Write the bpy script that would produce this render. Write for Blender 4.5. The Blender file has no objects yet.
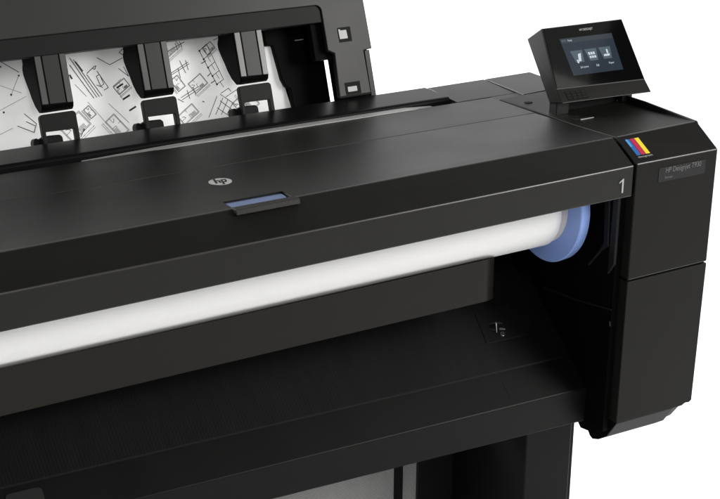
import bpy, bmesh, math, random
from mathutils import Vector, Matrix, noise
random.seed(7)
scene = bpy.context.scene
C = scene.collection
R = math.radians

# ------------------------------------------------------------------ materials
def mat(name, base, rough=0.45, spec=0.5, metal=0.0, bump=0.0, bscale=900.0, bdist=0.0006, rvar=0.06,
        cvar=0.12, coat=0.0, coat_rough=0.05, emit=None, estr=0.0, alpha=1.0, ior=1.45):
    m = bpy.data.materials.new(name); m.use_nodes = True
    nt = m.node_tree; nd = nt.nodes; lk = nt.links
    b = nd['Principled BSDF']
    col = tuple(base) + (1,) if len(base) == 3 else base
    b.inputs['Base Color'].default_value = col
    b.inputs['Roughness'].default_value = rough
    b.inputs['Metallic'].default_value = metal
    b.inputs['Specular IOR Level'].default_value = spec
    b.inputs['IOR'].default_value = ior
    b.inputs['Coat Weight'].default_value = coat
    b.inputs['Coat Roughness'].default_value = coat_rough
    if emit:
        b.inputs['Emission Color'].default_value = tuple(emit) + (1,)
        b.inputs['Emission Strength'].default_value = estr
    tc = nd.new('ShaderNodeTexCoord')
    if cvar > 0 or rvar > 0:
        n = nd.new('ShaderNodeTexNoise'); n.inputs['Scale'].default_value = 9.0; n.inputs['Detail'].default_value = 6.0
        lk.new(tc.outputs['Object'], n.inputs['Vector'])
        if cvar > 0:
            mr = nd.new('ShaderNodeMapRange'); mr.inputs[3].default_value = 1 - cvar; mr.inputs[4].default_value = 1 + cvar
            lk.new(n.outputs['Fac'], mr.inputs[0])
            mx = nd.new('ShaderNodeVectorMath'); mx.operation = 'SCALE'; mx.inputs[0].default_value = col[:3]
            lk.new(mr.outputs[0], mx.inputs['Scale']); lk.new(mx.outputs[0], b.inputs['Base Color'])
        if rvar > 0:
            m2 = nd.new('ShaderNodeMapRange'); m2.inputs[3].default_value = max(rough - rvar, 0.02); m2.inputs[4].default_value = rough + rvar
            lk.new(n.outputs['Fac'], m2.inputs[0]); lk.new(m2.outputs[0], b.inputs['Roughness'])
    if bump > 0:
        n2 = nd.new('ShaderNodeTexNoise'); n2.inputs['Scale'].default_value = bscale; n2.inputs['Detail'].default_value = 3.0
        lk.new(tc.outputs['Object'], n2.inputs['Vector'])
        bp = nd.new('ShaderNodeBump'); bp.inputs['Strength'].default_value = bump; bp.inputs['Distance'].default_value = bdist
        lk.new(n2.outputs['Fac'], bp.inputs['Height']); lk.new(bp.outputs[0], b.inputs['Normal'])
    return m

def ribbed(name, base, scale, rough=0.45, strength=0.6, dist=0.0006, axis='X', contrast=0.0, spec=0.5, streak=True):
    m = mat(name, base, rough, spec=spec, cvar=0.0, rvar=0.05)
    nt = m.node_tree; nd = nt.nodes; lk = nt.links; b = nd['Principled BSDF']
    tc = nd.new('ShaderNodeTexCoord')
    w = nd.new('ShaderNodeTexWave'); w.wave_type = 'BANDS'; w.bands_direction = axis
    w.inputs['Scale'].default_value = scale; w.inputs['Distortion'].default_value = 0.4; w.inputs['Detail'].default_value = 2
    w.inputs['Detail Scale'].default_value = 0.4
    lk.new(tc.outputs['Object'], w.inputs['Vector'])
    bp = nd.new('ShaderNodeBump'); bp.inputs['Strength'].default_value = strength; bp.inputs['Distance'].default_value = dist
    lk.new(w.outputs['Fac'], bp.inputs['Height']); lk.new(bp.outputs[0], b.inputs['Normal'])
    if contrast > 0:
        mr = nd.new('ShaderNodeMapRange'); mr.inputs[3].default_value = 1 - contrast; mr.inputs[4].default_value = 1 + contrast
        lk.new(w.outputs['Fac'], mr.inputs[0])
        n = nd.new('ShaderNodeTexNoise'); n.inputs['Scale'].default_value = 14
        mp = nd.new('ShaderNodeMapping'); mp.inputs['Scale'].default_value = (4, 0.5, 0.5)
        lk.new(tc.outputs['Object'], mp.inputs[0]); lk.new(mp.outputs[0], n.inputs['Vector'])
        mm = nd.new('ShaderNodeMath'); mm.operation = 'MULTIPLY'
        m3 = nd.new('ShaderNodeMapRange'); m3.inputs[1].default_value = .3; m3.inputs[2].default_value = .7
        m3.inputs[3].default_value = .75 if streak else .96; m3.inputs[4].default_value = 1.25 if streak else 1.04
        lk.new(n.outputs['Fac'], m3.inputs[0])
        lk.new(mr.outputs[0], mm.inputs[0]); lk.new(m3.outputs[0], mm.inputs[1])
        mx = nd.new('ShaderNodeVectorMath'); mx.operation = 'SCALE'; mx.inputs[0].default_value = base
        lk.new(mm.outputs[0], mx.inputs['Scale']); lk.new(mx.outputs[0], b.inputs['Base Color'])
    return m

BLK = (0.0092, 0.0089, 0.0082)
M = {
    'shell':  mat('black textured plastic', BLK, 0.38, spec=.36, bump=0.55, bscale=1300, bdist=0.0005, rvar=0.06, cvar=0.10),
    'lidtop': mat('black lid plastic', (.0165, .0160, .0150), 0.38, spec=.38, bump=0.55, bscale=1300, bdist=0.0005, rvar=0.06, cvar=0.10),
    'chamf':  mat('black plain plastic', (0.009, 0.0087, 0.008), 0.42, spec=.3, bump=0.2, bscale=1500, bdist=0.0003, rvar=0.04, cvar=0.05),
    'house':  mat('end module plastic', (0.0110, 0.0106, 0.0098), 0.40, spec=.13, bump=0.55, bscale=1300, bdist=0.0005, rvar=0.06, cvar=0.10),
    'edge':   mat('edge highlight', (0.030, 0.029, 0.028), 0.30, spec=.65, rvar=0.08, cvar=0.1),  # paler base on the bevels paints in the ridge highlight, glossier too
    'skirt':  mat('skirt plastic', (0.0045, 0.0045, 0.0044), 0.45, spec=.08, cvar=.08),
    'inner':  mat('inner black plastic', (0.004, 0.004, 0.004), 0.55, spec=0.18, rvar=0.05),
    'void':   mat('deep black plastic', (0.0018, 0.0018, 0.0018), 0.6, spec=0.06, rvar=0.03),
    'rib':    mat('inner rib plastic', (0.008, 0.008, 0.008), 0.45, spec=.3, rvar=0.05),
    'gloss':  mat('glossy black plastic', (0.008, 0.008, 0.008), 0.34, spec=.14, rvar=0.03),
    'wing':   mat('grey black cover plastic', (0.017, 0.017, 0.0167), 0.40, spec=.35, bump=0.2, bscale=1300, bdist=0.0003),
    'band':   mat('dark inset plastic', (0.006, 0.006, 0.006), 0.5, spec=0.2),
    'strip':  mat('satin grey strip', (0.10, 0.10, 0.098), 0.28, metal=0.5),
    'armc':   mat('arm centre plastic', (0.017, 0.017, 0.017), 0.36, spec=.4),
    'glint':   mat('pale groove reflection', (0.50, 0.50, 0.49), 0.35, cvar=0.05),  # pale colour stands in for a bright reflection
    'white':  mat('white plastic', (0.48, 0.48, 0.475), 0.4, cvar=0.02),
    'paper':  mat('white roll paper', (0.88, 0.88, 0.878), 0.75, spec=0.25, cvar=0.005, rvar=0.05, bump=0.08, bscale=400, bdist=0.0003),
    'core':   mat('roll end paper', (0.68, 0.66, 0.63), 0.85, spec=0.2),
    'sheet':  mat('drawing paper', (0.78, 0.78, 0.775), 0.6, spec=0.3, cvar=0.12),
    'ink':    mat('printed black ink', (0.03, 0.03, 0.03), 0.6, cvar=0.3),
    'inkg':   mat('printed grey ink', (0.33, 0.33, 0.33), 0.6, cvar=0.2),
    'blue':   mat('blue flange plastic', (0.29, 0.43, 0.86), 0.42, cvar=0.03),
    'bluerim': mat('pale blue flange rim', (0.22, 0.36, 0.80), 0.4, cvar=0.03),
    'lens':   mat('blue tinted window', (0.115, 0.150, 0.255), 0.2, cvar=0.25),
    'silver': mat('silver print', (0.40, 0.40, 0.39), 0.4, cvar=0.04),
    'number': mat('white print', (0.38, 0.38, 0.37), 0.45, cvar=0.03),
    'dimtext': mat('grey print', (0.135, 0.135, 0.133), 0.5, cvar=0.05),
    'plate':  mat('nameplate plastic', (0.016, 0.016, 0.0165), 0.36, spec=.3, cvar=0.03),
    'label':  mat('black glossy label', (0.012, 0.012, 0.014), 0.25, cvar=0.03),
    'cyan':   mat('cyan print', (0.08, 0.33, 0.62), 0.4, cvar=0.03),
    'navy':   mat('blue print', (0.03, 0.13, 0.38), 0.4, cvar=0.03),
    'magenta': mat('magenta print', (0.52, 0.02, 0.07), 0.4, cvar=0.03),
    'yellow': mat('yellow print', (0.85, 0.66, 0.04), 0.4, cvar=0.03),
    'glass':  mat('black display glass', (0.003, 0.003, 0.003), 0.05, spec=.035, rvar=0.0, cvar=0.0),
    'screen': mat('lit display screen', (0.004, 0.004, 0.005), 0.06, spec=.04, rvar=0.0, cvar=0, emit=(0.060, 0.085, 0.120), estr=0.42),
    'scrbar': mat('lit display header', (0.004, 0.004, 0.005), 0.06, spec=.04, rvar=0.0, cvar=0, emit=(0.10, 0.12, 0.15), estr=0.42),
    'icon':   mat('lit display icon', (0.004, 0.004, 0.004), 0.06, spec=.04, rvar=0.0, cvar=0, emit=(0.30, 0.40, 0.50), estr=0.30),
    'iconw':  mat('lit display glyph', (0.004, 0.004, 0.004), 0.06, spec=.04, rvar=0.0, cvar=0, emit=(0.75, 0.85, 0.92), estr=0.8),
    'panel':  mat('brown black drawer panel', (0.0085, 0.0070, 0.0050), 0.36, spec=.28, cvar=.3, rvar=.09, bump=0.15, bscale=700, bdist=0.0003),
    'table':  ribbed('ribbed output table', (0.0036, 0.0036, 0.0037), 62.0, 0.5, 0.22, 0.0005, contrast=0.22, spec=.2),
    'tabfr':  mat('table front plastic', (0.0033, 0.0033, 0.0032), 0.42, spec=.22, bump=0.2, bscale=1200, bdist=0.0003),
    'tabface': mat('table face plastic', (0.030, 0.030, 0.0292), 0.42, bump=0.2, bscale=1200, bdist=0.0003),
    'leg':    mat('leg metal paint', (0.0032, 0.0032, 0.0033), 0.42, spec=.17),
    'mesh':   ribbed('grey woven mesh', (0.30, 0.30, 0.30), 110.0, 0.8, 0.5, 0.0008, axis='Z', contrast=0.30, spec=0.2, streak=False),
    'chrome': mat('clear latch plastic', (0.26, 0.26, 0.26), 0.2, metal=0.9, cvar=0.2),
    'tab':    mat('grey tab plastic', (0.022, 0.022, 0.022), 0.45, spec=.2),
    'groove': mat('seam black', (0.004, 0.004, 0.004), 0.6, spec=0.2),
    'floor':  mat('white studio floor', (0.9, 0.9, 0.9), 0.7, spec=0.2, cvar=0.005, rvar=0.02),
}

# ------------------------------------------------------------------ object helpers
def link(o, parent=None):
    C.objects.link(o)
    if parent is not None:
        o.parent = parent
    return o

def obj(name, me, m=None, parent=None):
    o = bpy.data.objects.new(name, me)
    if m is not None:
        for k in (m if isinstance(m, (list, tuple)) else [m]):
            me.materials.append(k)
    return link(o, parent)

def empty(name, loc=(0, 0, 0)):
    o = bpy.data.objects.new(name, None); o.location = loc; o.empty_display_size = 0.05
    return link(o)

def tag(o, label=None, cat=None, group=None, kind=None):
    if label: o['label'] = label
    if cat: o['category'] = cat
    if group: o['group'] = group
    if kind: o['kind'] = kind
    return o

def bm_mesh(bm, name):
    bmesh.ops.recalc_face_normals(bm, faces=bm.faces)
    me = bpy.data.meshes.new(name); bm.to_mesh(me); bm.free()
    return me

def bevel_sharp(bm, w, seg=2, minang=20, mi=-1):
    if w <= 0: return
    bmesh.ops.recalc_face_normals(bm, faces=bm.faces)
    es = [e for e in bm.edges if len(e.link_faces) == 2 and e.calc_face_angle(0) > R(minang)]
    bmesh.ops.bevel(bm, geom=es, offset=w, offset_type='OFFSET', segments=seg, profile=0.5, affect='EDGES', clamp_overlap=True, material=mi)

def loft_bm(bm, A, B):
    """closed polygon A joined to closed polygon B (lists of 3-D points)"""
    va = [bm.verts.new(q) for q in A]; vb = [bm.verts.new(q) for q in B]
    n = len(A)
    bm.faces.new(va); bm.faces.new(list(reversed(vb)))
    for i in range(n):
        j = (i + 1) % n
        bm.faces.new((va[j], va[i], vb[i], vb[j]))

def prof(name, pts, x0, x1, m, parent, bev=0.0, seg=2, zspan=1.0):
    """profile in (y, z at x=0[, z at x=-1]) swept along X"""
    bm = bmesh.new()
    def at(x): return [(x, q[0], q[1] + ((q[2] - q[1]) * (-x / zspan) if len(q) > 2 else 0)) for q in pts]
    loft_bm(bm, at(x0), at(x1)); bevel_sharp(bm, bev, seg)
    return obj(name, bm_mesh(bm, name), m, parent)

def box_bm(bm, a, b):
    (x0, y0, z0), (x1, y1, z1) = a, b
    loft_bm(bm, [(x0, y0, z0), (x0, y1, z0), (x0, y1, z1), (x0, y0, z1)], [(x1, y0, z0), (x1, y1, z0), (x1, y1, z1), (x1, y0, z1)])

def box(name, a, b, m, parent, bev=0.0, seg=2):
    bm = bmesh.new(); box_bm(bm, a, b); bevel_sharp(bm, bev, seg)
    return obj(name, bm_mesh(bm, name), m, parent)

class Frame:
    """a plane in the world: origin, two axes along it and its normal"""
    def __init__(s, o, u, v):
        s.o = Vector(o); s.u = Vector(u).normalized(); s.v = Vector(v).normalized(); s.n = s.u.cross(s.v)
    def p(s, a, b, c=0.0): return s.o + s.u * a + s.v * b + s.n * c
    def matrix(s):
        m = Matrix((s.u, s.v, s.n)).transposed().to_4x4(); m.translation = s.o
        return m

def slab_bm(bm, F, poly, c0, c1):
    loft_bm(bm, [F.p(a, b, c0) for a, b in poly], [F.p(a, b, c1) for a, b in poly])

def slab(name, F, poly, c0, c1, m, parent, bev=0.0, seg=2, minang=20):
    bm = bmesh.new(); slab_bm(bm, F, poly, c0, c1); bevel_sharp(bm, bev, seg, minang)
    return obj(name, bm_mesh(bm, name), m, parent)

def rect(a0, b0, a1, b1): return [(a0, b0), (a1, b0), (a1, b1), (a0, b1)]

def rrect(a0, b0, a1, b1, r, n=5, corners=(1, 1, 1, 1)):
    out = []
    for k, (cx, cy) in enumerate([(a1 - r, b1 - r), (a0 + r, b1 - r), (a0 + r, b0 + r), (a1 - r, b0 + r)]):
        if corners[k]:
            for i in range(n + 1):
                t = R(90 * k + 90 * i / n); out.append((cx + r * math.cos(t), cy + r * math.sin(t)))
        else:
            out.append([(a1, b1), (a0, b1), (a0, b0), (a1, b0)][k])
    return out

def text(name, s, F, width, m, parent, c=0.0006, height=None, shear=0.0):
    cu = bpy.data.curves.new(name, 'FONT'); cu.body = s; cu.size = 1.0; cu.shear = shear; cu.extrude = 0.0
    tmp = bpy.data.objects.new('tmp', cu); C.objects.link(tmp)
    dg = bpy.context.evaluated_depsgraph_get(); dg.update()
    me = bpy.data.meshes.new_from_object(tmp.evaluated_get(dg))
    bpy.data.objects.remove(tmp); bpy.data.curves.remove(cu)
    xs = [v.co.x for v in me.vertices]; ys = [v.co.y for v in me.vertices]
    x0, x1, y0, y1 = min(xs), max(xs), min(ys), max(ys)
    k = width / (x1 - x0); ky = k if height is None else height / (y1 - y0)
    for v in me.vertices:
        v.co = F.p((v.co.x - x0) * k, (v.co.y - y0) * ky, c)
    me.materials.clear()
    return obj(name, me, m, parent)

# ------------------------------------------------------------------ setting
floor = box('floor', (-6, -4.5, -1.03), (6, 6.5, -1.0), M['floor'], None)
tag(floor, kind='structure')

# ------------------------------------------------------------------ the printer
P = empty('wide_format_printer', (-0.6, 0.25, -1.0))
tag(P, 'large black wide format printer with tilted touch display, standing on dark legs', 'printer')
bpy.context.view_layer.update()
PINV = P.matrix_world.inverted()
XL = -1.36                                   # left end of everything, outside the frame

# front cover (hinged lid) with the handle pocket cut into its crease
def lid_section(x, pocket):
    k = -x
    def z(r, l): return r + (l - r) * k
    front = [(x, 0, z(-.0516, -.0600)), (x, 0, z(-.0020, -.0084)), (x, .055, z(.0275, .0242))]
    def top(y): return z(.0275, .0242) + (z(.0097, .0116) - z(.0275, .0242)) * (y - .055) / .207
    d = .0085 if pocket else 0
    mid = [(x, .0575, top(.0575)), (x, .0576, top(.0576) - d), (x, .0904, top(.0904) - d), (x, .0905, top(.0905))]
    back = [(x, .2620, z(.0097, .0116)), (x, .2620, .0010), (x, .1100, z(.0060, .0050)), (x, .058, z(.0080, .0060)), (x, .012, -.0100), (x, .010, z(-.0516, -.0600))]
    return front + mid + back
bm = bmesh.new()
rows = [(XL, 0), (-.6465, 0), (-.6465, 1), (-.5560, 1), (-.5560, 0), (-.0065, 0)]
vr = [[bm.verts.new(q) for q in lid_section(*r)] for r in rows]
nn = len(vr[0])
for a, c in zip(vr[:-1], vr[1:]):
    for i in range(nn):
        j = (i + 1) % nn
        try: bm.faces.new((a[j], a[i], c[i], c[j]))
        except ValueError: pass
bm.faces.new(vr[0]); bm.faces.new(list(reversed(vr[-1])))
bmesh.ops.remove_doubles(bm, verts=bm.verts, dist=1e-6)
bmesh.ops.dissolve_degenerate(bm, dist=1e-7, edges=bm.edges)
bmesh.ops.recalc_face_normals(bm, faces=bm.faces)
es = [e for e in bm.edges if len(e.link_faces) == 2 and e.calc_face_angle(0) > R(15)
      and abs(e.verts[0].co.x - e.verts[1].co.x) > .04 and e.verts[0].co.y < .0572 and e.verts[1].co.y < .0572]
bmesh.ops.bevel(bm, geom=es, offset=.0019, offset_type='OFFSET', segments=3, profile=.5, affect='EDGES', clamp_overlap=True, material=1)
cover = obj('front_cover', bm_mesh(bm, 'front_cover'), [M['shell'], M['edge']], P)

lip = prof('handle_lip', [(.0570, .0264), (.0410, .0280), (.0385, .0205), (.0560, .0240)], -.6487, -.5523, M['shell'], cover, .0009, 2)
tag(lip, 'projecting lip in front of the blue handle window')
box('handle_window', (-.6440, .0585, .0150), (-.5580, .0895, .0205), M['lens'], cover, .0003, 1)
LID = Frame((0, .055, .0275), (1, 0, .0033), (0, .207, -.0146))
# round maker badge: a pale disc with dark slanted letters running out to its edge
badge = slab('maker_badge', LID, [(-.610 + .0168 * math.cos(t * math.pi / 24), .127 + .0168 * math.sin(t * math.pi / 24)) for t in range(48)],
             -.0040, .0009, M['silver'], P)
def stroke_bm(bm, F, pts, w, c0, c1):
    for (a, b) in zip(pts[:-1], pts[1:]):
        d = Vector((b[0] - a[0], b[1] - a[1])); n = Vector((-d.y, d.x)).normalized() * w / 2
        slab_bm(bm, F, [(a[0] - n.x, a[1] - n.y), (b[0] - n.x, b[1] - n.y), (b[0] + n.x, b[1] + n.y), (a[0] + n.x, a[1] + n.y)], c0, c1)
bm = bmesh.new()
BF = Frame(LID.p(-.610, .127, .0009), LID.u, LID.v)
stroke_bm(bm, BF, [(-.0084, -.0070), (-.0033, .0164)], .0028, .0000, .0005)
stroke_bm(bm, BF, [(-.0056, .0056), (-.0010, .0056), (-.0004, .0041), (-.0026, -.0070)], .0025, .0000, .0005)
stroke_bm(bm, BF, [(-.0008, -.0164), (.0043, .0070)], .0028, .0000, .0005)
stroke_bm(bm, BF, [(.0041, .0057), (.0088, .0057), (.0095, .0045), (.0075, -.0045), (.0064, -.0057), (.0021, -.0057)], .0025, .0000, .0005)
obj('badge_lettering', bm_mesh(bm, 'badge_lettering'), M['shell'], badge)

FRONT = Frame((0, 0, 0), (1, 0, 0), (0, 0, 1))
NF = Frame((-.0265, -.0003, -.0422), (1, 0, .0064), (0, 0, 1))
slab('slot_number', NF, [(0, 0), (.0028, 0), (.0028, .0228), (.0010, .0228), (-.0052, .0182), (-.0052, .0160), (0, .0194)], 0, .0008, M['number'], cover)

# top deck behind the lid, the low rear plate and the right hand deck pieces
deck = prof('top_deck', [(.2655, .0090, .0110), (.3985, .0004, .0040), (.4010, -.0060, -.0020), (.4010, -.07, -.07), (.2655, -.07, -.07)], XL, -.0030, M['lidtop'], P, .0012, 2)
prof('deck_corner', [(.4012, .0003), (.5010, -.0002), (.5060, -.006), (.5060, -.07), (.4012, -.07)], -.0700, .0475, M['lidtop'], P, .0005, 1)
plate = prof('rear_plate', [(.4165, .0022, .0066), (.4230, .0048, .0092), (.5030, .0006, .0052), (.5060, -.006, .0), (.5060, -.07, -.07), (.4165, -.03, -.03)], XL, -.0742, M['gloss'], P, .0020, 3)
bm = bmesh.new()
st = [(-.74, .0030, -.0036), (-.60, .0028, -.0004), (-.48, .0024, .0005), (-.17, .0009, .0006), (-.118, .0006, -.0030)]  # tapering pale strip, its colour stands in for light reflected in the groove
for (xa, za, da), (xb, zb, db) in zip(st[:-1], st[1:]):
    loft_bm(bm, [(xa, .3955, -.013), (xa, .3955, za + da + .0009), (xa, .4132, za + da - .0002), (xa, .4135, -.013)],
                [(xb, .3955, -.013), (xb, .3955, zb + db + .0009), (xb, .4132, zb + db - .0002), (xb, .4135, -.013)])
g = obj('groove_reflection_strip', bm_mesh(bm, 'groove_reflection_strip'), M['glint'], P)
tag(g, 'pale strip painted as the reflection in the groove before the rear plate')
box('groove_floor', (XL, .4012, -.03), (-.0702, .4164, -.0135), M['groove'], P)
bm = bmesh.new()
loft_bm(bm, [(.0510, .3790, .0030), (.0510, .5010, -.0002), (.0510, .5060, -.006), (.0510, .5060, -.07), (.0510, .3790, -.07)],
            [(.1450, .3790, .0060), (.1450, .4960, .0020), (.1450, .5020, -.004), (.1450, .5060, -.07), (.1450, .3790, -.07)])
bevel_sharp(bm, .0005, 1)
obj('rear_corner_cap', bm_mesh(bm, 'rear_corner_cap'), M['lidtop'], P)
box('deck_under', (-.0025, .3780, -.07), (.0508, .4010, .0002), M['lidtop'], P, .0008)

# right end module: upper housing, lower door and skirt
bm = bmesh.new()
loft_bm(bm, [(0, 0, -.1940), (0, 0, -.0005), (0, .055, .0272), (0, .160, .0172), (0, .3765, .0028), (0, .3765, -.1940)],
            [(.16, 0, -.1925), (.16, 0, -.0009), (.16, .0550, .0297), (.16, .160, .0197), (.16, .3765, .0053), (.16, .3765, -.1925)])
bevel_sharp(bm, .0019, 3, 3.0, 1)
for f in bm.faces:
    c = f.calc_center_median()
    if c.x < .004 or c.x > .156 or c.y > .1: f.material_index = 0
house = obj('end_housing', bm_mesh(bm, 'end_housing'), [M['house'], M['edge']], P)
prof('end_rim', [(.0495, .0265), (.0535, .0303), (.1800, .0282), (.3600, .0180), (.3600, .0000), (.0700, .0100)], .1560, .1602, M['chamf'], P, .0010, 2)
bm = bmesh.new()
slab_bm(bm, FRONT, [(-.0004, -.4500), (-.0002, -.1970), (.1602, -.1955), (.1572, -.4455), (.1520, -.4490), (.1440, -.4478), (.1370, -.4515)], 0, -.3765)
bevel_sharp(bm, .0012, 2)
door = obj('lower_door', bm_mesh(bm, 'lower_door'), M['house'], P)
prof('seam_filler', [(.006, -.1975), (.006, -.1920), (.370, -.1920), (.370, -.1975)], .003, .1590, M['groove'], P)
bm = bmesh.new()
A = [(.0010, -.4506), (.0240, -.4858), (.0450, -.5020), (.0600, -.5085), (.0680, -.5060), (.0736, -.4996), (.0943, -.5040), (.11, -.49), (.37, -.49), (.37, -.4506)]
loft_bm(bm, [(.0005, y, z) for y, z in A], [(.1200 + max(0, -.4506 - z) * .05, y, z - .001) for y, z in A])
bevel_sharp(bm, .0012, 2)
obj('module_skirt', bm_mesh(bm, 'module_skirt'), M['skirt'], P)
bm = bmesh.new()
A = [(.0040, -.4525), (.0280, -.4860), (.10, -.49), (.37, -.49), (.37, -.4525)]
loft_bm(bm, [(.1220, y, z) for y, z in A], [(.1395, y, z + .003) for y, z in A])
bevel_sharp(bm, .0012, 2)
obj('skirt_corner', bm_mesh(bm, 'skirt_corner'), M['skirt'], P)

# printed things on the module
npl = slab('nameplate', FRONT, rrect(.0440, -.0375, .1365, -.0140, .002), -.0005, .0006, M['plate'], P)
text('lettering', 'HP Designjet T930', Frame((.0575, 0, -.0262), (1, 0, 0), (0, 0, 1)), .0700, M['dimtext'], npl, .0010, .0110)
text('small_lettering', 'Printer', Frame((.0570, 0, -.0334), (1, 0, 0), (0, 0, 1)), .0150, M['dimtext'], npl, .0010, .0040)
CH = Frame((0, 0, -.0005), (1, 0, 0), (0, .055, .0277))
lab = slab('ink_label', CH, rect(.0085, .0070, .0425, .0560), -.0005, .00025, M['label'], P)
for k, (c, nm) in enumerate((('navy', 'blue bar'), ('magenta', 'magenta bar'), ('yellow', 'yellow bar'))):
    x = .0112 + k * .0088
    tag(slab('colour_bar', CH, rect(x, .0170, x + .0078, .0520), .0002, .0006, M[c], lab), nm)
tag(slab('colour_bar', CH, rect(.0112, .0360, .0152, .0521), .0006, .0008, M['cyan'], lab), 'cyan tip of the first bar')
text('lettering', 'designjet', Frame(CH.p(.0100, .0098), CH.u, CH.v), .0280, M['silver'], lab, .0010, .0048)

# ------------------------------------------------------------------ touch display
TL, TR = Vector((.0093, .2781, .1475)), Vector((.1730, .2770, .1454))
BL, BR = Vector((.0093, .2288, .0564)), Vector((.1906, .2255, .0502))
FNRM = ((TR - TL).cross(TL - BL)).normalized()
if FNRM.y > 0: FNRM = -FNRM
def D(s, t, c=0.0):
    """point on the display face, s to the right, t downwards"""
    a = TL.lerp(TR, s); b = BL.lerp(BR, s)
    return a.lerp(b, t) + FNRM * c
def dquad(bm, q, c0, c1):
    loft_bm(bm, [D(a, b, c0) for a, b in q], [D(a, b, c1) for a, b in q])
bm = bmesh.new()
def sect(top, bot, lipv, dx):
    return [top, bot, lipv, lipv + Vector((dx, .0357, -.0087)), top + Vector((dx, .0392, -.0266))]
loft_bm(bm, sect(TL, BL, Vector((.0100, .2104, .0379)), 0), sect(TR, BR, Vector((.1925, .2085, .0325)), 0))
bevel_sharp(bm, .0014, 2)
disp = obj('touch_display', bm_mesh(bm, 'touch_display'), M['chamf'], P)
bm = bmesh.new(); dquad(bm, [(.012, .985), (.988, .985), (.985, .018), (.015, .018)], .0002, .0012)
obj('display_glass', bm_mesh(bm, 'display_glass'), M['glass'], disp)
bm = bmesh.new(); S4 = [(.223, .812), (.795, .800), (.806, .206), (.174, .206)]
dquad(bm, S4, .0012, .0014)
obj('screen', bm_mesh(bm, 'screen'), M['screen'], disp)
def SC(a, b):
    """screen coordinates 0..1 to face coordinates"""
    t0 = Vector(S4[3]).lerp(Vector(S4[2]), a); t1 = Vector(S4[0]).lerp(Vector(S4[1]), a)
    q = t0.lerp(t1, b); return (q.x, q.y)
def sq(a0, b0, a1, b1): return [SC(a0, b1), SC(a1, b1), SC(a1, b0), SC(a0, b0)]
bm = bmesh.new(); dquad(bm, sq(0, 0, 1, .13), .0014, .0015)
obj('header_bar', bm_mesh(bm, 'header_bar'), M['scrbar'], disp)
def stext(name, s, a, b, wd, h, m):
    o = D(*SC(a, b)); ux = D(*SC(a + .1, b)) - o; vy = D(*SC(a, b - .1)) - o
    ux.normalize(); vy = (vy - ux * vy.dot(ux)).normalized()
    text(name, s, Frame(o, ux, vy), wd, m, disp, .0021, h)
stext('header_lettering', 'Ready', .13, .105, .0085, .0042, M['iconw'])
bm = bmesh.new(); dquad(bm, sq(.025, .035, .055, .085), .0015, .0017); dquad(bm, sq(.068, .035, .098, .085), .0015, .0017)
obj('header_symbol', bm_mesh(bm, 'header_symbol'), M['icon'], disp)
for k, s in enumerate(('Job queue', 'Ink', 'Paper')):
    ca = .22 + .275 * k; cb = .50 - .005 * k
    bm = bmesh.new(); dquad(bm, [SC(ca - .075, cb + .17), SC(ca + .085, cb + .17), SC(ca + .115, cb - .15), SC(ca - .115, cb - .15)], .0014, .0015)
    obj('menu_icon', bm_mesh(bm, 'menu_icon'), M['icon'], disp)
    bm = bmesh.new()
    if k == 0:
        dquad(bm, [SC(ca - .02, cb + .15), SC(ca + .03, cb + .14), SC(ca + .07, cb - .07), SC(ca + .01, cb - .05)], .0016, .0018)
        dquad(bm, [SC(ca - .05, cb + .19), SC(ca - .022, cb + .19), SC(ca - .022, cb + .10), SC(ca - .05, cb + .10)], .0016, .0018)
    elif k == 1:
        for a0 in (-.065, -.02, .025):
            dquad(bm, sq(ca + a0, cb - .06, ca + a0 + .033, cb + .01), .0016, .0018)
            dquad(bm, sq(ca + a0 + .005, cb + .04, ca + a0 + .038, cb + .10), .0016, .0018)
    else:
        dquad(bm, [SC(ca - .06, cb + .10), SC(ca + .05, cb + .10), SC(ca + .065, cb + .045), SC(ca - .05, cb + .045)], .0016, .0018)
        dquad(bm, sq(ca + .015, cb - .08, ca + .045, cb + .03), .0016, .0018)
    obj('icon_glyph', bm_mesh(bm, 'icon_glyph'), M['iconw'], disp)
    wd = (.0165, .0060, .0110)[k]
    stext('icon_lettering', s, ca - wd / .105 / 2 * .9 + .03, .845 - .01 * k, wd, .0045, M['iconw'])
o = D(.435, .125); ux = (D(.6, .125) - o).normalized(); vy = (TL - BL).normalized()
text('bezel_lettering', 'HP DESIGNJET', Frame(o, ux, vy), .0270, M['silver'], disp, .0018, .0048)
# lower bezel grille
LIPL, LIPR = Vector((.0100, .2104, .0379)), Vector((.1925, .2085, .0325))
def G(s, t, c=0.0):
    n = Vector((0, -.71, .70)); return BL.lerp(BR, s).lerp(LIPL.lerp(LIPR, s), t) + n * c
bm = bmesh.new()
def gquad(bm, s0, t0, s1, t1, c0, c1):
    q = [(s0, t1), (s1, t1), (s1, t0), (s0, t0)]
    loft_bm(bm, [G(a, b, c0) for a, b in q], [G(a, b, c1) for a, b in q])
gquad(bm, .075, .22, .300, .86, -.0005, .0004)
obj('speaker_grille', bm_mesh(bm, 'speaker_grille'), M['groove'], disp)
bm = bmesh.new()
for i in range(4):
    for j in range(3):
        gquad(bm, .080 + i * .055, .27 + j * .19, .080 + i * .055 + .046, .27 + j * .19 + .13, .0003, .0009)
obj('grille_bars', bm_mesh(bm, 'grille_bars'), M['chamf'], disp)
box('stand_foot', (.0125, .2290, .0100), (.0380, .2500, .0345), M['wing'], disp, .0015)
box('stand_foot', (.1480, .2290, .0150), (.1690, .2500, .0400), M['wing'], disp, .0015)
box('stand_bracket', (.0385, .2420, .0120), (.1475, .2520, .0450), M['inner'], disp, .001)
box('stand_knob', (.1040, .2330, .0280), (.1085, .2415, .0325), M['wing'], disp, .001)
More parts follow.
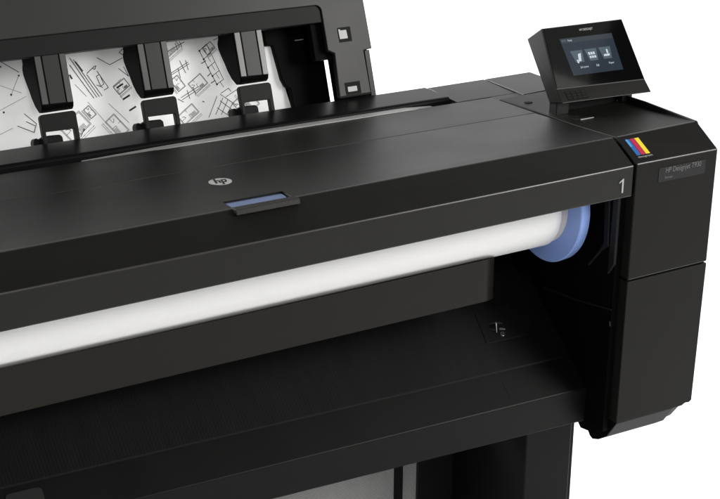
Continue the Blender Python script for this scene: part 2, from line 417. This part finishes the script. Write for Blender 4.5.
# small marks on the module top
TOPF = Frame((0, .160, .0176), (1, 0, 0), (0, 1, -.066))
slab('status_light', TOPF, [(.0310 + .0085 * math.cos(i * math.pi / 12), .0410 + .0050 * math.sin(i * math.pi / 12)) for i in range(24)], -.002, .0012, M['plate'], P)
slab('top_mark', TOPF, rect(.0255, .0180, .0510, .0200), -.002, .0012, M['silver'], P)
slab('top_groove', TOPF, rect(.0200, .0270, .0480, .0560), -.002, .0008, M['chamf'], P)
slab('top_button', Frame((0, .33, .006), (1, 0, 0), (0, 1, -.067)), rrect(.0180, -.010, .0300, .0010, .003), -.003, .0014, M['groove'], P)

# ------------------------------------------------------------------ rear cover, leaning back, with its opening
WF = Frame((0, .5041, 0), (1, 0, 0), (0, .337, .9415))
arc = [(-.2630 + .0108 * math.cos(R(t)), .1555 + .0108 * math.sin(R(t))) for t in range(0, 91, 15)]
wpoly = [(XL, .300), (-.1720, .300), (-.1668, .0815), (-.1832, .0800), (-.1818, .0040), (-.2432, .0050), (-.2400, .0815), (-.2520, .0880)] + arc + [(XL, .1765)]
rc = slab('rear_cover', WF, wpoly, -.012, 0, M['wing'], P, .0014, 2)
slab('inset_beam', WF, [(XL, .1440), (-.2440, .1370), (-.2440, .1800), (XL, .1900)], -.034, -.004, M['band'], P, .0008)
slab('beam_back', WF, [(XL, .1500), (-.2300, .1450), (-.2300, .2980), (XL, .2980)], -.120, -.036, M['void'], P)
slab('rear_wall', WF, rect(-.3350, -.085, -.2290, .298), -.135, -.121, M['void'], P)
slab('hinge_block', WF, [(-.2385, -.030), (-.1690, -.030), (-.1690, .0890), (-.2000, .0890), (-.2000, .1500), (-.2400, .1500), (-.2700, .1500), (-.2700, .0745), (-.2385, .0735)], -.034, -.016, M['void'], rc)
slab('hinge_bracket', WF, rect(-.1752, -.010, -.1655, .0805), -.0335, -.013, M['wing'], rc, .0008)
# latch and slot in the column
lt = slab('latch_recess', WF, rect(-.2275, .0985, -.2030, .1240), -.004, .0006, M['groove'], P)
slab('latch', WF, [(-.2268, .1040), (-.2110, .1040), (-.2120, .1190), (-.2235, .1190), (-.2235, .1212), (-.2275, .1212)], .0006, .0022, M['white'], lt, .0004, 1)
lt = slab('latch_recess', WF, rect(-.2305, .0075, -.2010, .0290), -.004, .0006, M['groove'], P)
slab('slot_plate', WF, rect(-.2268, .0125, -.2085, .0215), .0006, .0020, M['white'], lt, .0004, 1)
slab('column_foot', WF, rect(-.2440, .0040, -.1815, .0072), -.002, .0008, M['groove'], rc)
# black carriage cover seen through the right end of the opening
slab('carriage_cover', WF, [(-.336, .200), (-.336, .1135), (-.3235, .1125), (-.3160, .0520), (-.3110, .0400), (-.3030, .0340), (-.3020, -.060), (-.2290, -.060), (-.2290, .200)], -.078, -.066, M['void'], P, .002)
slab('carriage_mark', WF, rect(-.2800, .1155, -.2640, .1170), -.066, -.0645, M['silver'], P)

# three guide arms hanging into the opening and the clips under them
def make_arm(x0):
    w = .0525; f = -.0080
    side = [(0.0, .155), (0.0, .0620), (-.003, .0555), (-.010, .0520), (-.024, .0530), (-.040, .0640), (-.052, .0780), (-.060, .0920), (-.068, .1040), (-.073, .1120), (-.077, .1190), (-.0775, .1280), (-.0740, .1330), (-.0700, .1370), (-.070, .155)]
    bm = bmesh.new()
    loft_bm(bm, [WF.p(x0, v, c + f) for c, v in side], [WF.p(x0 + w, v, c + f) for c, v in side])
    bevel_sharp(bm, .0025, 3, 40)
    a = obj('guide_arm', bm_mesh(bm, 'guide_arm'), M['void'], P)
    slab('edge_strip', WF, [(x0 + .0012, .0645), (x0 + .0115, .0640), (x0 + .0115, .155), (x0 + .0012, .155)], f - .002, f + .0016, M['strip'], a, .0006, 1)
    slab('centre_strip', WF, [(x0 + .0135, .0640), (x0 + .0400, .0630), (x0 + .0400, .155), (x0 + .0135, .155)], f - .002, f + .0010, M['armc'], a, .0006, 1)
    slab('edge_strip', WF, [(x0 + .0415, .0630), (x0 + .0512, .0625), (x0 + .0512, .155), (x0 + .0415, .155)], f - .002, f + .0016, M['strip'], a, .0006, 1)
    return a
def make_clip(x0):
    w = .0590
    outer = rrect(x0, -.030, x0 + w, .0495, .006, 5, (1, 1, 0, 0))
    bm = bmesh.new()
    pts = [(x0, -.030), (x0 + .0058, -.030), (x0 + .0058, .0215), (x0 + w - .0068, .0205), (x0 + w - .0068, -.030), (x0 + w, -.030)]
    ro = [q for q in rrect(x0, -.030, x0 + w, .0490, .006, 5, (1, 1, 0, 0))][:12]
    slab_bm(bm, WF, pts + ro, -.016, -.004)
    bevel_sharp(bm, .0008, 2)
    c = obj('paper_clip', bm_mesh(bm, 'paper_clip'), M['band'], P)
    slab('clip_roller', WF, [(x0 - .004, -.020), (x0 + .036, -.020), (x0 + .0350, .0110), (x0 + .031, .0150), (x0 + .006, .0160), (x0 - .003, .0120)], -.034, -.017, M['inner'], c, .002)
    slab('clip_knob', WF, [(x0 - .0070 + .0055 * math.cos(i * math.pi / 8), .0060 + .0085 * math.sin(i * math.pi / 8)) for i in range(16)], -.040, -.020, M['band'], c, .001)
    return c
for k in range(4):
    make_arm(-.9305 + .1710 * k)
    make_clip(-.9380 + .1710 * k)

# ------------------------------------------------------------------ the drawing lying behind the arms
LINES = [(1,[(-0.6789,0.137),(-0.6463,0.0673)]),(1,[(-0.6809,0.1257),(-0.651,0.0665)]),(1,[(-0.6735,0.1335),(-0.6417,0.0675)]),(1,[(-0.6559,0.1065),(-0.637,0.0681)]),(1,[(-0.6556,0.1079),(-0.6417,0.1178),(-0.6382,0.1186),(-0.6417,0.1126),(-0.6443,0.1152)]),(1,[(-0.6407,0.1016),(-0.6351,0.1038),(-0.6305,0.0871),(-0.6365,0.0844),(-0.6407,0.1016)]),(1,[(-0.6385,0.1101),(-0.6241,0.0804),(-0.6323,0.0771)]),(1,[(-0.6427,0.0873),(-0.6331,0.0816)]),(1,[(-0.6347,0.1315),(-0.6144,0.1173),(-0.5897,0.126)]),(1,[(-0.6004,0.1097),(-0.5846,0.0944),(-0.5908,0.1114)]),(1,[(-0.5942,0.1354),(-0.5871,0.1404),(-0.5824,0.1354),(-0.5888,0.1312),(-0.5942,0.1354)]),(3,[(-0.6712,0.1297),(-0.6618,0.1122)]),(3,[(-0.6101,0.078),(-0.5974,0.0834)]),(3,[(-0.6027,0.0578),(-0.5893,0.0634)]),(3,[(-0.5958,0.0377),(-0.5824,0.0432)]),(3,[(-0.6838,0.1101),(-0.6807,0.1025)]),(0.5,[(-0.6778,0.0934),(-0.6623,0.0709)]),(0.5,[(-0.6624,0.0622),(-0.6365,0.0204)]),(0.5,[(-0.6164,0.0809),(-0.599,0.0918)]),(0.5,[(-0.6096,0.0756),(-0.6025,0.0554)]),(0.5,[(-0.6288,0.0546),(-0.5999,0.0181)]),(1.2,[(-0.7901,0.1444),(-0.7649,0.1246)]),(1.2,[(-0.7698,0.0574),(-0.7532,0.0388),(-0.7593,0.0254),(-0.7839,0.0397)]),(1.2,[(-0.7692,0.0447),(-0.7556,0.0356)]),(1.2,[(-0.677,0.0188),(-0.6847,0.0071)]),(0.4,[(-0.7666,0.1194),(-0.7848,0.0905)]),(0.4,[(-0.8003,0.1078),(-0.7674,0.091)]),(0.4,[(-0.8076,0.068),(-0.7612,0.0848)]),(0.4,[(-0.8145,0.0299),(-0.7916,0.0373)]),(3,[(-0.7938,0.1378),(-0.7923,0.1362)]),(3,[(-0.7671,0.1206),(-0.7657,0.1182)]),(3,[(-0.7861,0.0914),(-0.7835,0.0896)]),(3,[(-0.8027,0.0652),(-0.8005,0.0635)]),(3,[(-0.6784,0.0193),(-0.6762,0.0168)]),(1,[(-0.508,0.1274),(-0.4764,0.1394)]),(1,[(-0.4937,0.1391),(-0.4905,0.1269)]),(1,[(-0.4854,0.1415),(-0.4822,0.131)]),(0.7,[(-0.5098,0.0896),(-0.4754,0.1048)]),(0.7,[(-0.5089,0.0868),(-0.4737,0.1019)]),(0.7,[(-0.4901,0.1094),(-0.4822,0.0871)]),(0.7,[(-0.4948,0.0971),(-0.4929,0.08)]),(0.7,[(-0.4794,0.1087),(-0.4771,0.0915)]),(0.7,[(-0.4978,0.0469),(-0.4643,0.0614)]),(0.7,[(-0.4959,0.0432),(-0.4632,0.0578)]),(0.7,[(-0.4848,0.0587),(-0.4822,0.043)]),(0.7,[(-0.4733,0.0622),(-0.4706,0.0466)]),(0.7,[(-0.5034,0.0459),(-0.4938,0.0389)]),(1,[(-0.4516,0.1212),(-0.4297,0.0611)]),(0.8,[(-0.4364,0.1311),(-0.4157,0.0677)]),(0.8,[(-0.4516,0.1212),(-0.4364,0.1311)]),(3,[(-0.4524,0.1223),(-0.4504,0.1197)]),(0.6,[(-0.444,0.1261),(-0.4392,0.1161)]),(0.8,[(-0.4461,0.1062),(-0.4312,0.1153)]),(3,[(-0.447,0.1073),(-0.4449,0.1047)]),(0.6,[(-0.4387,0.1107),(-0.4339,0.1007)]),(0.8,[(-0.4407,0.0912),(-0.426,0.0995)]),(3,[(-0.4415,0.0923),(-0.4395,0.0897)]),(0.6,[(-0.4334,0.0953),(-0.4286,0.0853)]),(0.8,[(-0.4352,0.0762),(-0.4209,0.0836)]),(3,[(-0.4361,0.0773),(-0.434,0.0746)]),(0.6,[(-0.428,0.0799),(-0.4233,0.0698)]),(0.8,[(-0.4297,0.0611),(-0.4157,0.0677)]),(3,[(-0.4306,0.0622),(-0.4285,0.0596)]),(0.6,[(-0.4227,0.0644),(-0.4179,0.0543)]),(0.8,[(-0.4253,0.0446),(-0.4094,0.0516),(-0.4057,0.0453)]),(0.8,[(-0.4175,0.0374),(-0.3855,0.0508)]),(0.8,[(-0.4333,0.0412),(-0.4548,0.007)]),(0.8,[(-0.4273,0.0438),(-0.4009,0.0208)]),(0.8,[(-0.4231,0.0365),(-0.4418,0.0102)]),(0.8,[(-0.4148,0.0319),(-0.4318,0.0088)]),(0.8,[(-0.4067,0.0257),(-0.4218,0.0074)]),(0.8,[(-0.4294,0.0322),(-0.4106,0.0143)]),(0.8,[(-0.4368,0.0214),(-0.4196,0.0054)]),(0.8,[(-0.4234,0.1363),(-0.4139,0.1385),(-0.4115,0.1315)]),(1.4,[(-0.4519,0.0993),(-0.4421,0.1032)]),(1.4,[(-0.4444,0.0765),(-0.437,0.0813)]),(1.4,[(-0.4401,0.0641),(-0.4313,0.068)]),(1.4,[(-0.4612,0.0359),(-0.4579,0.0341)])]
def plan(cx, cv, ang, s, seed):
    """one small block of a floor plan: walls, partitions, stair treads, dimension lines"""
    rg = random.Random(seed); ca, sa = math.cos(R(ang)), math.sin(R(ang))
    def q(a, c): return (cx + (a * ca - c * sa) * s, cv + (a * sa + c * ca) * s)
    def ln(w, *pts): LINES.append((w, [q(*p_) for p_ in pts]))
    W_, H_ = rg.uniform(1.2, 1.7), rg.uniform(.7, 1.0)
    ln(.45, (0, 0), (W_, 0), (W_, H_), (0, H_), (0, 0)); ln(.5, (.05, .05), (W_ - .05, .05), (W_ - .05, H_ - .05), (.05, H_ - .05), (.05, .05))
    x = rg.uniform(.35, .6) * W_; y = rg.uniform(.4, .6) * H_
    ln(.45, (x, 0), (x, y), (x + .12, y)); ln(.45, (x, y + .2), (x, H_)); ln(.45, (0, y), (x * .6, y))
    for k in range(7): ln(.5, (x + .1 + .06 * k, .08), (x + .1 + .06 * k, .3))
    ln(.4, (-.05, -.16), (W_ + .05, -.16)); ln(.4, (-.05, -.26), (W_ + .05, -.26))
    for k in range(5): ln(.6, (W_ * k / 4 - .025, -.185), (W_ * k / 4 + .025, -.135))
    ln(.6, *[(x * .3 + .18 * math.cos(R(t)), y + .18 * math.sin(R(t))) for t in range(0, 91, 18)])
for a in ((-.905, .085, 28, .034, 1), (-.860, .020, -62, .030, 2), (-.700, .000, 35, .034, 3), (-.640, .025, -55, .028, 4),
          (-.520, .110, 33, .026, 6), (-.500, .000, 32, .026, 7), (-.470, .050, 32, .022, 8), (-.395, .040, -60, .026, 10), (-1.05, .05, 30, .04, 11), (-.608, .066, 30, .018, 12), (-.512, .078, -60, .018, 13), (-.438, .112, 33, .016, 14), (-.850, .105, 30, .018, 15), (-.672, .050, -58, .014, 16), (-.400, .012, 32, .016, 17)):
    plan(*a)
def sheet_z(x, v):
    return (-.082 + .0035 * math.sin(x * 19 + 1.0) + .0022 * math.sin(x * 41 + v * 22) + .003 * math.sin(v * 24 + x * 7))
bm = bmesh.new()
nx, nv = 150, 26
x0, x1, v0, v1 = -1.30, -.3000, -.075, .215
grid = []
for i in range(nx + 1):
    x = x0 + (x1 - x0) * i / nx; col = []
    for j in range(nv + 1):
        v = v0 + (v1 - v0) * j / nv; xx = x if i < nx else x1 - max(v, 0) * .18
        col.append(bm.verts.new(WF.p(xx, v, sheet_z(x, v))))
    grid.append(col)
for i in range(nx):
    for j in range(nv):
        f = bm.faces.new((grid[i][j], grid[i + 1][j], grid[i + 1][j + 1], grid[i][j + 1])); f.smooth = True
for wt, pts in LINES:
    w = {.45: .0005, 3: .0022, 1.4: .0011, 1.2: .0009, 1: .0009, .8: .0008, .7: .0008, .6: .0007, .5: .0007, .4: .0006}[wt] * 1.35
    mi = 2 if wt in (.4, .5) else 1
    for a, b in zip(pts[:-1], pts[1:]):
        A, B = Vector(a), Vector(b); L = (B - A).length
        if L < 1e-5: continue
        n = Vector((-(B - A).y, (B - A).x)).normalized() * w / 2
        ns = max(1, int(L / .004)); prev = None
        for s in range(ns + 1):
            q = A.lerp(B, s / ns)
            pr = [bm.verts.new(WF.p(q.x + k * n.x, q.y + k * n.y, sheet_z(q.x, q.y) + .0009)) for k in (-1, 1)]
            if prev:
                f = bm.faces.new((prev[0], pr[0], pr[1], prev[1])); f.material_index = mi
            prev = pr
me = bpy.data.meshes.new('printed_drawing'); bm.to_mesh(me); bm.free()
snt = M['sheet'].node_tree; sb = snt.nodes['Principled BSDF']; tr = snt.nodes.new('ShaderNodeBsdfTranslucent'); tr.inputs['Color'].default_value = (.74, .74, .73, 1)
mxs = snt.nodes.new('ShaderNodeMixShader'); mxs.inputs[0].default_value = .16
snt.links.new(sb.outputs[0], mxs.inputs[1]); snt.links.new(tr.outputs[0], mxs.inputs[2]); snt.links.new(mxs.outputs[0], snt.nodes['Material Output'].inputs['Surface'])
sheet = obj('printed_drawing', me, [M['sheet'], M['ink'], M['inkg']])
tag(sheet, 'white sheet printed with black plan drawings, lying behind the guide arms of the printer', 'drawing')

# ------------------------------------------------------------------ inside: side wall, back, panel, table
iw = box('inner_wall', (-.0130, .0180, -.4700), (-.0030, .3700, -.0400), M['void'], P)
IW = Frame((-.0130, 0, 0), (0, -1, 0), (0, 0, 1))       # a = -y, b = z, normal = -x
def wallrib(name, pts, t, m='rib'): slab(name, IW, [(-y, z) for y, z in pts], -.001, t, M[m], iw, .0008, 1)
wallrib('wall_rib', [(.0530, -.0300), (.0400, -.0300), (.0335, -.1440), (.0520, -.1600), (.0810, -.1960), (.0830, -.1930), (.0560, -.1590), (.0460, -.1440)], .004)
wallrib('wall_rib', [(.0290, -.0300), (.0165, -.0300), (.0165, -.1700), (.0300, -.1910), (.0310, -.1870)], .004)
wallrib('wall_rib', [(.2000, -.2790), (.1130, -.2660), (.0180, -.2480), (.0180, -.2500), (.1130, -.2690), (.2000, -.2830)], .0025)
wallrib('wall_mark', [(.0205, -.2690), (.0185, -.2690), (.0175, -.2780), (.0195, -.2780)], .002, 'plate')
box('back_wall', (XL, .3000, -.4300), (-.0135, .3100, -.0360), M['inner'], P)
box('left_wall', (XL - .03, .0160, -.4700), (XL, .5000, -.0720), M['inner'], P)
path = [(XL, .1000), (-.9, .1000), (-.5, .1000), (-.2065, .1000)] + [(-.2065 + .0385 * math.sin(R(t)), .1385 - .0385 * math.cos(R(t))) for t in range(9, 91, 9)]
bm = bmesh.new(); rows = []
for (x, y) in path:
    top = -.1538 - .0072 * -x - (y - .10) * .47; bot = -.2264 - .0039 * -x - (y - .10) * .40
    rows.append([bm.verts.new(q) for q in ((x, y, bot), (x, y, top), (x - .003, y + .008, top - .004), (x - .003, y + .008, bot))])
for a, c in zip(rows[:-1], rows[1:]):
    for k in range(4):
        f = bm.faces.new((a[k], a[(k + 1) % 4], c[(k + 1) % 4], c[k])); f.smooth = (k == 0)
bm.faces.new(rows[0]); bm.faces.new(list(reversed(rows[-1])))
me = bm_mesh(bm, 'drawer_panel'); me.set_sharp_from_angle(angle=R(30))
dp = obj('drawer_panel', me, M['panel'], P)
tag(dp, 'dark brown plastic panel under the roll')
sl = .125 / .164
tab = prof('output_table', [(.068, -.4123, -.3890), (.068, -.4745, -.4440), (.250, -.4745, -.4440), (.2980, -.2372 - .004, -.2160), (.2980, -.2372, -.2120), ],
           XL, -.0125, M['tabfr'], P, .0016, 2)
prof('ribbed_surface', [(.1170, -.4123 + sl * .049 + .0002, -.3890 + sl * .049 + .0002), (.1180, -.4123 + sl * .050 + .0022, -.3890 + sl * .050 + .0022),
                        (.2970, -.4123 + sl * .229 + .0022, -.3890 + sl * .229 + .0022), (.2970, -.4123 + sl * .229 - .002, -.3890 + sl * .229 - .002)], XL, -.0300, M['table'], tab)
TF = Frame((0, .068, -.4123), (1, 0, -.0234), (0, .164, .125))
TF = Frame((0, .068, -.4123), (1, 0, -.0234), (0, .164, .125))
slab('front_tab', TF, rrect(-.9800, .0180, -.9280, .0520, .006), -.002, .0015, M['tab'], tab, .0006)
for x in (-.1587, -.0808):
    slab('front_seam', TF, rect(x, .016, x + .0007, .046), -.001, .0003, M['inner'], tab)
lt = slab('sheet_sensor', TF, [(-.1550, .1150), (-.0700, .1150), (-.0550, .1380), (-.0800, .1800), (-.1500, .1750)], -.002, .0030, M['inner'], P, .001)
bm = bmesh.new()
def SL(a, b, c): return TF.p(-.1230 + a, .1400 + b, .003 + c)
for (p0, p1, w) in (((-.012, .010, 0), (-.004, .004, .010), .004), ((-.004, .004, .010), (.010, .002, .006), .004), ((-.004, .004, .010), (-.006, -.010, .002), .003),
                    ((.002, -.004, .001), (.012, -.008, .003), .005), ((-.014, .000, .0), (-.010, -.006, .006), .003)):
    A, B = SL(*p0), SL(*p1); d = (B - A).normalized(); s1 = d.cross(TF.n).normalized() * w / 2; s2 = d.cross(s1).normalized() * .0012
    loft_bm(bm, [A - s1 - s2, A + s1 - s2, A + s1 + s2, A - s1 + s2], [B - s1 * .6 - s2, B + s1 * .6 - s2, B + s1 * .6 + s2, B - s1 * .6 + s2])
bmesh.ops.create_cone(bm, cap_ends=True, segments=20, radius1=.0052, radius2=.0046, depth=.003, matrix=Matrix.Translation(SL(.004, -.014, .001)) @ TF.matrix().to_quaternion().to_matrix().to_4x4())
bevel_sharp(bm, .0005, 2)
obj('sensor_lever', bm_mesh(bm, 'sensor_lever'), M['chrome'], lt)

# ------------------------------------------------------------------ stand and catch basket
def leg(x0, x1):
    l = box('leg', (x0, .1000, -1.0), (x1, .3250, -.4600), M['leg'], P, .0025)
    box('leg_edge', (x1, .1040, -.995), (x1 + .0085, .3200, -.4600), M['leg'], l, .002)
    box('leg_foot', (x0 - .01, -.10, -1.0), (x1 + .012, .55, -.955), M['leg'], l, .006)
leg(-.1065, -.0125)
leg(-1.31, -1.216)
bk = box('catch_basket', (-1.20, .3300, -.98), (-.1500, .3330, -.46), M['mesh'], P)
tag(bk, 'grey woven fabric of the catch basket between the legs')
box('basket_strap', (-.2277, .3270, -.98), (-.2105, .3298, -.46), M['groove'], bk)
box('basket_strap', (-.1815, .3250, -.98), (-.0900, .3298, -.46), M['band'], bk, .006, 3)

# ------------------------------------------------------------------ the paper roll with its blue flange
AX0 = Vector((-.055, .1625, -.0995))
roll = empty('paper_roll', AX0)
tag(roll, 'thick roll of white paper with a blue end flange under the front cover', 'paper roll')
def lathe(name, rx, m, parent, n=96, smooth_deg=35):
    """rings (distance left of the flange, radius) round the roll's axis, which sags a little to the left"""
    bm = bmesh.new(); rings = []
    for d, rad in rx:
        rings.append([bm.verts.new((-d, rad * math.cos(2 * math.pi * i / n), rad * math.sin(2 * math.pi * i / n) - .009 * d)) for i in range(n)])
    for a, b in zip(rings[:-1], rings[1:]):
        for i in range(n):
            bm.faces.new((a[i], a[(i + 1) % n], b[(i + 1) % n], b[i]))
    bm.faces.new(rings[0]); bm.faces.new(list(reversed(rings[-1])))
    bmesh.ops.recalc_face_normals(bm, faces=bm.faces)
    for f in bm.faces:
        f.smooth = len(f.verts) == 4
    me = bm_mesh(bm, name)
    for e in me.edges: pass
    me.set_sharp_from_angle(angle=R(smooth_deg))
    return obj(name, me, m, parent)
lathe('wound_paper', [(.0150, .0725), (.0160, .0755), (1.290, .0755)], M['paper'], roll)
lathe('roll_core', [(.0005, .0715), (.0152, .0715)], M['core'], roll)
fl = lathe('spindle_flange', [(-.0190, .1010), (-.0184, .1035), (-.0165, .1045), (-.0015, .1055), (.0, .1040)], M['blue'], roll)
lathe('spindle_shaft', [(-.0410, .020), (-.0185, .020)], M['inner'], roll)

# move the children of the two empties into their parents' space
bpy.context.view_layer.update()
for o in P.children:
    o.matrix_parent_inverse = PINV

# ------------------------------------------------------------------ light
W = bpy.data.worlds.new('World'); scene.world = W; W.use_nodes = True
nt = W.node_tree; nd = nt.nodes; lk = nt.links
bg = nd['Background']
tc = nd.new('ShaderNodeTexCoord'); sp = nd.new('ShaderNodeSeparateXYZ'); lk.new(tc.outputs['Generated'], sp.inputs[0])
def mrange(src, a, b, c, d):
    m = nd.new('ShaderNodeMapRange'); m.interpolation_type = 'SMOOTHSTEP'
    for i, v in enumerate((a, b, c, d)): m.inputs[i + 1].default_value = v
    lk.new(src, m.inputs[0]); return m.outputs[0]
def mth(op, a, b):
    m = nd.new('ShaderNodeMath'); m.operation = op
    for i, v in enumerate((a, b)):
        if isinstance(v, (int, float)): m.inputs[i].default_value = v
        else: lk.new(v, m.inputs[i])
    return m.outputs[0]
back = mrange(sp.outputs['Y'], -.15, .45, .0, 1.0)         # white studio sweep behind the printer
high = mrange(sp.outputs['Z'], .45, .75, 1.0, .0)          # the ceiling is dark
dim = mrange(sp.outputs['Z'], .10, .36, 1.12, .98)         # and the sweep fades above the horizon
v = mth('ADD', mth('MULTIPLY', mth('MULTIPLY', back, high), dim), .08)
cb = nd.new('ShaderNodeCombineColor')
for i in range(3): lk.new(v, cb.inputs[i])
lk.new(cb.outputs[0], bg.inputs['Color']); bg.inputs['Strength'].default_value = 1.0

def area(name, loc, target, sx, sy, power, col=(1, 1, 1), roll_deg=0):
    l = bpy.data.lights.new(name, 'AREA'); l.shape = 'RECTANGLE'; l.size = sx; l.size_y = sy; l.energy = power; l.color = col
    o = bpy.data.objects.new(name, l); C.objects.link(o); o.location = loc
    d = Vector(target) - Vector(loc)
    o.rotation_euler = (d.to_track_quat('-Z', 'Y').to_matrix() @ Matrix.Rotation(R(roll_deg), 3, 'Z')).to_euler()
    return o
area('added_floor_lamp', (-3.4, 5.4, 2.6), (2.6, 3.0, -1), 3.0, 2.5, 1450)  # unseen lamp added to drive the floor behind to pure white
area('softbox', (1.52, -1.9, 1.00), (.0, .2, .05), 1.1, 1.1, 62, (1, .985, .96), 41)
area('upper_softbox', (1.35, -1.60, 1.785), (.1, .25, .1), 1.05, 1.05, 15, (1, .985, .96), 41)
area('fill_softbox', (-1.0, -3.2, 2.0), (-.5, .2, 0), 1.0, 1.0, 36, (1, .985, .96))

# ------------------------------------------------------------------ camera and render settings
cam = bpy.data.cameras.new('camera'); co = bpy.data.objects.new('camera', cam); C.objects.link(co)
r_, u_, f_ = Vector((0.877538, -0.47949, 0.004116)), Vector((0.180051, 0.337453, 0.923963)), Vector((0.44442, 0.810071, -0.38246))
mw = Matrix((r_, u_, -f_)).transposed().to_4x4(); mw.translation = Vector((-1.408368, -1.691592, 0.751379))
co.matrix_world = mw
cam.sensor_width = 36; cam.lens = 75.0; cam.clip_end = 200; cam.clip_start = .05
scene.camera = co
scene.view_settings.view_transform = 'Standard'; scene.view_settings.look = 'None'
scene.view_settings.exposure = 0; scene.view_settings.gamma = 1
scene.render.engine = 'CYCLES'
scene.cycles.use_denoising = True
scene.cycles.max_bounces = 8
scene.cycles.sample_clamp_indirect = 4.0
